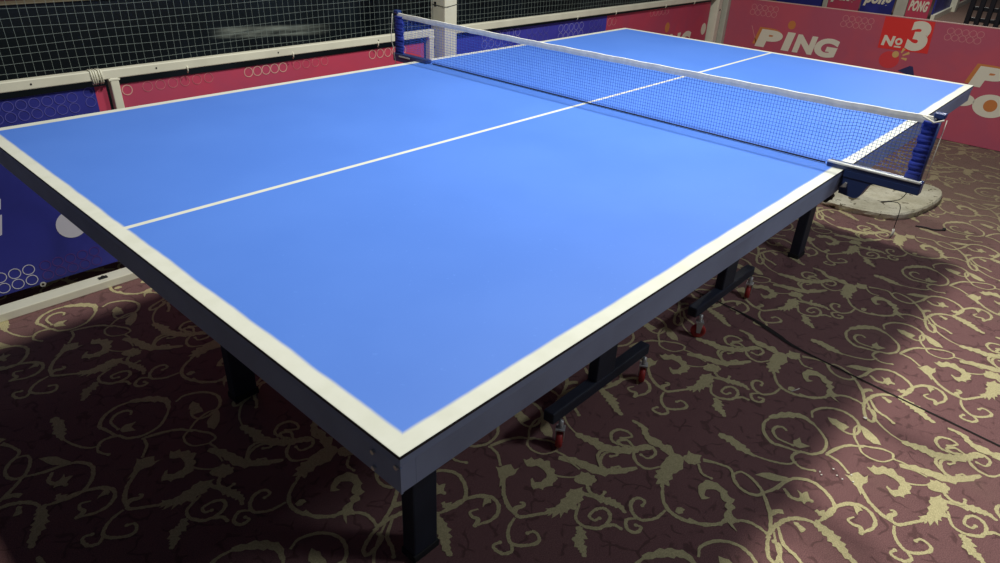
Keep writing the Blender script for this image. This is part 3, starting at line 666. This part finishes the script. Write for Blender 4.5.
mb = MB(); disc(mb, side, 2.855, TH-0.205, 0.030, 0, ry=0.034); tag(mb.build('ball_print', M['print_orange'], bn), 'orange ball print')

# square column in the barrier line
cl = thing('column', (0.682, 1.35, 0), 'square cream steel column between the two barrier frames', 'column')
mb = MB(); mb.box((0.643, 1.300, 0), (0.722, 1.400, 2.9), 0, 0.004); mb.build('shaft', M['cream'], cl)
mb = MB(); mb.tube([tuple(p) for p in catmull([(0.6415,1.385,TH+0.085),(0.6415,1.33,TH+0.083),(0.6425,1.299,TH+0.082),(0.68,1.2985,TH+0.084),(0.7235,1.2985,TH+0.090)], 5)], 0.0010, 6); tag(mb.build('wire', M['rubber'], cl), 'thin dark wire looped around the column')
mb = MB(); mb.box((0.640, 1.36, TH+0.078), (0.644, 1.372, TH+0.098), 0, 0.001); mb.box((0.640, 1.37, TH-0.115), (0.644, 1.378, TH-0.105), 0, 0.001); mb.build('bolt', M['rubber'], cl)

# safety netting above the rails
def netting(x0, x1, label, cell=0.0265):
    mb = MB(); z0, z1 = TH-0.030, 2.45; y = YB+0.017
    rnd = random.Random(11); n = int((x1-x0)/cell)+1; rows = int((z1-z0)/cell)+1
    for i in range(n):
        x = x0+i*cell; ph = rnd.random()*6
        mb.tube([(x+0.0025*math.sin(ph+k*0.9), y+0.001*math.sin(k), z0+(z1-z0)*k/14) for k in range(15)], 0.00055, 4, 0, False, False)
    for j in range(rows):
        z = z0+j*cell; ph = rnd.random()*6; m = 26
        mb.tube([(x0+(x1-x0)*k/m, y+0.0008, z+0.003*math.sin(ph+k*0.7)-0.004*math.sin(PI*k/m)) for k in range(m+1)], 0.0006, 4, 0, False, False)
    return tag(mb.build('safety_netting', M['netting']), label, 'netting')
netting(-1.75, 0.64, 'pale square mesh netting hung above the barrier left of the column')
netting(0.725, 3.40, 'pale square mesh netting hung above the barrier right of the column')

# dark sheeted wall behind the netting
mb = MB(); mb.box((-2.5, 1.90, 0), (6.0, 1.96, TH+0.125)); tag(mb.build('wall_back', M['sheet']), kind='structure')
mb = MB(); mb.box((-2.5, 1.892, TH+0.125), (6.0, 1.97, TH+0.129), 0, 0.001); tag(mb.build('trim_1', M['tan']), kind='structure')
mb = MB(); mb.box((-2.5, 1.975, 0), (6.0, 2.05, 2.9)); tag(mb.build('wall_left', M['maroon']), kind='structure')

# ------------------------------------------------------------------ end barrier (number 3)
XB = 3.65
def back(u, w, d): return (XB-0.0065-d, -u, w)         # u runs to the reader's right
bb = thing('end_barrier', (XB, -0.2, 0), 'dark red end barrier panel printed with PING PONG and number 3', 'barrier')
mb = MB(); mb.box((XB-0.006, -2.4, 0.004), (XB+0.012, 1.30, TH-0.040), 0, 0.001); mb.build('panel', M['back_banner'], bb)
mb = MB(); mb.box((XB-0.008, -2.4, TH-0.041), (XB+0.014, 1.30, TH-0.0355), 0, 0.001); tag(mb.build('top_edge', M['print_ring_pale'], bb), 'pale top edge')
mb = MB(); mb.box((XB-0.045, 1.302, 0), (XB+0.01, 1.405, TH+0.02), 0, 0.006); tag(mb.build('post', M['grey_paint'], bb), 'grey cream end post')
def ping_logo(x, top):
    mb2 = MB()
    # orange copy of the letter P, set a little up and to the left behind the cream one
    text_mesh(mb2, 'P', back, x-0.022, top-0.115, 0.125, 0.14, 0.055, 0, (0.0, 0.0006), width=0.205)
    disc(mb2, back, x+0.247, top+0.052, 0.028, 0, ry=0.030)
    tag(mb2.build('logo_accent', M['print_orange'], bb), 'orange accent and dot of the logo')
    mb = MB(); text_mesh(mb, 'P', back, x, top-0.130, 0.128, 0.14, 0.065, 0, (0.0007, 0.0014), width=0.200)
    # dotless I drawn as a slanted bar, then N and G
    mb.prism([(x+0.205, top-0.130), (x+0.262, top-0.130), (x+0.290, top+0.002), (x+0.233, top+0.002)], back, 0.0007, 0.0014)
    text_mesh(mb, 'N', back, x+0.290, top-0.130, 0.128, 0.14, 0.06, 0, (0.0007, 0.0014), width=0.165)
    text_mesh(mb, 'G', back, x+0.445, top-0.132, 0.131, 0.14, 0.06, 0, (0.0007, 0.0014), width=0.165)
    tag(mb.build('lettering', M['print_white'], bb), 'cream lettering PING')
    mb = MB(); text_mesh(mb, 'P', back, x-0.115, top-0.310, 0.128, 0.14, 0.065, 0, (0.0007, 0.0014), width=0.185)
    disc(mb, back, x+0.163, top-0.232, 0.098, 0, 40, 0.0007, 0.0014, ry=0.072)
    text_mesh(mb, 'N', back, x+0.275, top-0.310, 0.128, 0.14, 0.06, 0, (0.0007, 0.0014), width=0.165)
    text_mesh(mb, 'G', back, x+0.435, top-0.312, 0.131, 0.14, 0.06, 0, (0.0007, 0.0014), width=0.165)
    tag(mb.build('lettering', M['print_white'], bb), 'cream lettering PONG')
    mb = MB(); disc(mb, back, x+0.163, top-0.229, 0.038, 0, 32, 0.0014, 0.0021)
    tag(mb.build('logo_dot', M['print_orange'], bb), 'orange dot inside the letter O')
ping_logo(-1.045, TH-0.232)
ping_logo(0.405, TH-0.262)
mb = MB(); mb.prism([(-0.185, TH-0.246), (0.124, TH-0.240), (0.112, TH-0.044), (-0.191, TH-0.044)], back, 0.0, 0.0006)
tag(mb.build('number_plate', M['print_red'], bb), 'bright red number field')
mb = MB(); text_mesh(mb, '3', back, -0.022, TH-0.235, 0.187, 0.05, 0.06, 0, (0.0007, 0.0014), width=0.124)
tag(mb.build('number', M['print_white'], bb), 'cream figure 3')
mb = MB(); text_mesh(mb, 'N', back, -0.170, TH-0.226, 0.066, 0.10, 0.05, 0, (0.0007, 0.0014), width=0.078)
ring(mb, lambda u, w, d: back(u, w, d+0.0007), -0.066, TH-0.190, 0.0165, 0.006)
mb.prism([(-0.088, TH-0.228), (-0.046, TH-0.228), (-0.044, TH-0.219), (-0.086, TH-0.219)], back, 0.0007, 0.0014)
tag(mb.build('number', M['print_white'], bb), 'cream number sign')
mb = MB(); disc(mb, back, -0.093, TH-0.312, 0.063, 0, 36, 0.0, 0.0006, ry=0.055)
tag(mb.build('paddle_print', M['print_paddle'], bb), 'round red paddle print')
mb = MB(); disc(mb, back, -0.062, TH-0.272, 0.021, 0, 24, 0.0007, 0.0014); tag(mb.build('ball_print', M['print_yellow'], bb), 'yellow ball print')
for (x, z, a, L) in ((-0.030, -0.258, 1.25, 0.032), (-0.018, -0.272, 0.55, 0.042), (-0.020, -0.290, -0.10, 0.034)):
    c, s_ = math.cos(a), math.sin(a); w = 0.0085; mb = MB()
    mb.prism([(x+s_*w*0.5, TH+z-c*w*0.5), (x+c*L+s_*w, TH+z+s_*L-c*w), (x+c*L-s_*w, TH+z+s_*L+c*w), (x-s_*w*0.5, TH+z+c*w*0.5)], back, 0.0, 0.0007)
    tag(mb.build('spark_print', M['print_yellow'], bb), 'yellow spark stroke')
mb = MB(); mb.prism([(-0.02, TH-0.372), (0.075, TH-0.395), (0.09, TH-0.390), (0.065, TH-0.332), (0.045, TH-0.330)], back, 0.0, 0.0006)
tag(mb.build('paddle_print', M['print_navy'], bb), 'navy paddle print')
ring_part([(cx, TH+cz, 5, 2, 0.042, 0.038, 0.0185, 0.0017) for cx, cz in ((-1.03, -0.108), (-0.362, -0.107), (0.29, -0.104), (0.94, -0.104))], 'print_ring', 'pink ring print', back, 0.006)
for (a, b, c_, d_) in ((-1.10, -0.22, -1.03, -0.36), (0.70, -0.10, 0.80, -0.40)):
    mb = MB(); mb.prism([(a, TH+b), (c_, TH+d_), (c_+0.006, TH+d_), (a+0.006, TH+b)], back, 0.0, 0.0006)
    tag(mb.build('line_print', M['print_ring'], bb), 'thin slanted line print')

# ------------------------------------------------------------------ beyond the end barrier: another court far behind
XF = 10.6
def far(u, w, d): return (XF-0.012-d, -u, w)
FARP = [  # y-left, y-right, material, post span, label, lettering
    (3.86, 2.98, 'blue_banner', (2.905, 2.975), 'dark blue barrier panel far behind, leftmost behind the red end barrier', 'pong'),
    (2.90, 2.42, 'red_banner', None, 'narrow red barrier panel far behind with cream lettering, left of the blue one', 'ping'),
    (2.40, 1.93, 'blue_banner', (1.745, 1.90), 'blue barrier panel far behind with white lettering and a broad white post on its right', 'pong'),
    (1.735, 1.43, 'red_banner', None, 'red barrier panel far behind with cream lettering, right above the large figure three', 'PONG')]
for (ya, yb, mk, po, lab, txt) in FARP:
    p = thing('barrier', (XF, (ya+yb)/2, 0), lab, 'barrier', 'distant barriers')
    mb = MB(); mb.box((XF-0.01, yb, 0.0), (XF+0.01, ya, 0.74), 0, 0.002); mb.build('panel', M[mk], p)
    if po:
        mb = MB(); mb.box((XF-0.03, po[0], 0.0), (XF+0.03, po[1], 0.80), 0, 0.006); tag(mb.build('post', M['grey_paint'], p), 'pale post')
    wd = min(0.42, (ya-yb)*0.86); x0 = -ya+(ya-yb-wd)/2
    mb = MB(); text_mesh(mb, txt, far, x0, 0.10, 0.15, 0.25, 0.05, 0, width=wd); tag(mb.build('lettering', M['print_white'], p), 'cream lettering')
    mb = MB(); text_mesh(mb, 'ping' if txt.islower() else 'PING', far, x0, 0.36, 0.15, 0.25, 0.05, 0, width=wd); tag(mb.build('lettering', M['print_white'], p), 'cream lettering')
p = thing('barrier', (12.3, 1.50, 0), 'slanting barrier far behind with white floor rail and post, left of the black rack', 'barrier', 'distant barriers')
A0, A1, A2 = Vector((10.62,1.385,0)), Vector((12.25,1.50,0)), Vector((16.0,1.78,0))
def wallprism(mb, a, b, z0, z1, th):
    d = (b-a).normalized(); nr = Vector((-d.y, d.x, 0)); L = (b-a).length
    return mb.prism([(0,z0),(L,z0),(L,z1),(0,z1)], lambda u, w, q: a+d*u-nr*q+Vector((0,0,w)), -th/2, th/2)
mb = MB(); wallprism(mb, A0, A1, 0.06, 0.74, 0.02); mb.build('panel', M['blue_banner'], p)
mb = MB(); wallprism(mb, A1, A2, 0.06, 0.74, 0.02); tag(mb.build('panel', M['red_banner'], p), 'dark red panel')
mb = MB(); wallprism(mb, A0-Vector((0.0,0.02,0)), A1-Vector((0,0.02,0)), 0.0, 0.075, 0.05); wallprism(mb, A1-Vector((0,0.02,0)), A2-Vector((0,0.02,0)), 0.0, 0.075, 0.05); tag(mb.build('floor_rail', M['cream'], p), 'white floor rail')
mb = MB(); mb.box((12.18, 1.40, 0), (12.32, 1.49, 0.85), 0, 0.006); tag(mb.build('post', M['cream'], p), 'white post')

rk = thing('rack', (4.75, -0.30, 0), 'black lattice rack standing behind the right end of the red end barrier', 'rack')
for i in range(7):
    y = -0.092-0.064*i
    mb = MB(); mb.box((4.73, y-0.016, 0), (4.765, y+0.016, 1.05), 0, 0.003); mb.build('upright', M['rack'], rk)
for z in (0.12, 0.40, 0.632, 0.71, 0.90):
    mb = MB(); mb.box((4.765, -0.50, z), (4.785, -0.07, z+0.028), 0, 0.003); mb.build('crossbar', M['rack'], rk)

# ------------------------------------------------------------------ small things on the carpet
def slab():
    P = catmull([(1.80,-0.20),(1.80,-0.36),(1.845,-0.53),(1.92,-0.60),(2.06,-0.645),(2.22,-0.668),(2.36,-0.662),(2.44,-0.625),(2.46,-0.56),(2.41,-0.48),(2.365,-0.36),(2.33,-0.22),(2.20,-0.14),(2.0,-0.13),(1.85,-0.16),(1.80,-0.20)], 5)[:-1]
    rnd = random.Random(2); n = len(P); c = np.mean(P, axis=0); vs = []; fs = []
    lv = [(0.0, 0.96), (0.014, 0.985), (0.030, 1.0), (0.040, 0.975)]
    for z, k in lv:
        for p in P:
            q = c+(p-c)*(k + 0.018*(rnd.random()-.5)); vs.append((q[0], q[1], z + (0.003*(rnd.random()-.5) if z > 0.005 else 0)))
    for i in range(len(lv)-1):
        for q in range(n): fs.append((i*n+q, i*n+(q+1)%n, (i+1)*n+(q+1)%n, (i+1)*n+q))
    fs.append(tuple(range(n-1, -1, -1)))
    rings_ = [0.75, 0.45, 0.18]; base = (len(lv)-1)*n
    for k in rings_:
        for p in P:
            q = c+(p-c)*k; vs.append((q[0], q[1], 0.040+0.004*(rnd.random()-.5)))
        nb = base+n
        for q in range(n): fs.append((base+q, base+(q+1)%n, nb+(q+1)%n, nb+q))
        base = nb
    fs.append(tuple(base+q for q in range(n)))
    mb = MB(); mb.add(vs, fs, 0, False)
    tag(mb.build('worn_slab', M['slab']), 'worn grey tan slab lying on the carpet below the net bracket', 'slab')
slab()
mb = MB(); mb.tube([tuple(p) for p in catmull([(1.878,-0.665,0.004),(1.89,-0.70,0.006),(1.895,-0.74,0.005),(1.925,-0.775,0.006),(1.945,-0.772,0.006)], 5)], [0.003]*15+[0.004,0.006,0.008,0.008,0.007,0.005], 6)
tag(mb.build('black_cord', M['black_cord']), 'short black cord lying on the carpet in front of the worn slab', 'cord')
mb = MB(); mb.tube([(0.163,-0.755,0.004),(0.196,-0.768,0.004)], 0.0016, 6)
tag(mb.build('toothpick', M['paper']), 'thin white stick lying on the carpet in the table shadow', 'stick')
def scrap(x, y, r, lab, grp=None):
    mb = MB(); n = 7; rnd = random.Random(int(x*1e4)); a = [(x+r*(0.7+0.5*rnd.random())*math.cos(2*PI*q/n), y+r*(0.6+0.5*rnd.random())*math.sin(2*PI*q/n)) for q in range(n)]
    mb.prism(a, lambda u, w, d: (u, w, d), 0.002, 0.002+r*0.6)
    return tag(mb.build('paper_scrap', M['paper']), lab, 'scrap', grp)
scrap(0.197, -0.962, 0.0055, 'small white paper scrap on the carpet near the edge of the table shadow')
for (x, y) in ((-0.101,-0.985),(-0.104,-1.0),(-0.072,-1.012),(-0.094,-1.024),(-0.083,-0.97),(-0.128,-0.955),(-0.12,-0.948)):
    scrap(x, y, 0.0026, 'tiny pale crumb in the cluster on the red carpet beside the table shadow', 'pale crumbs on the carpet')

# ------------------------------------------------------------------ lights
def area(name, loc, size, power, rot=(0,0,0), color=(1,1,1), spread=PI):
    l = bpy.data.lights.new(name, 'AREA'); l.shape = 'RECTANGLE'; l.size, l.size_y = size; l.energy = power; l.color = color; l.spread = spread
    o = bpy.data.objects.new(name, l); COL.objects.link(o); o.location = loc; o.rotation_euler = rot; return o
WARM = (1.0, 0.98, 0.90)
area('ceiling_lamp_a', (0.79, -0.32, TH+2.09), (0.14, 0.24), 49, color=WARM)
area('ceiling_lamp_b', (-0.50, -0.235, TH+2.11), (0.14, 0.24), 45, color=WARM)
area('ceiling_lamp_c', (0.6, -2.25, 2.4), (0.5, 0.4), 23, color=(0.86, 0.92, 1.0))
area('hall_lamp_far', (9.0, 0.8, 3.6), (1.5, 0.4), 105, color=WARM)
w = bpy.data.worlds.new('hall'); SC.world = w; w.use_nodes = True
w.node_tree.nodes['Background'].inputs[0].default_value = (0.55, 0.66, 0.9, 1); w.node_tree.nodes['Background'].inputs[1].default_value = 0.042

# ------------------------------------------------------------------ camera
cam = bpy.data.cameras.new('camera'); co = bpy.data.objects.new('camera', cam); COL.objects.link(co)
co.location = (-1.6996, -1.1935, TH+0.5172); co.rotation_euler = (1.06426, -0.03923, -0.82458)
cam.sensor_width = 36; cam.sensor_fit = 'HORIZONTAL'; cam.lens = 36*682.35/1000; cam.clip_start = 0.02
SC.camera = co
vs = SC.view_settings; vs.view_transform = 'Standard'; vs.look = 'None'; vs.gamma = 1; vs.use_curve_mapping = False
SC.view_settings.exposure = 0.0
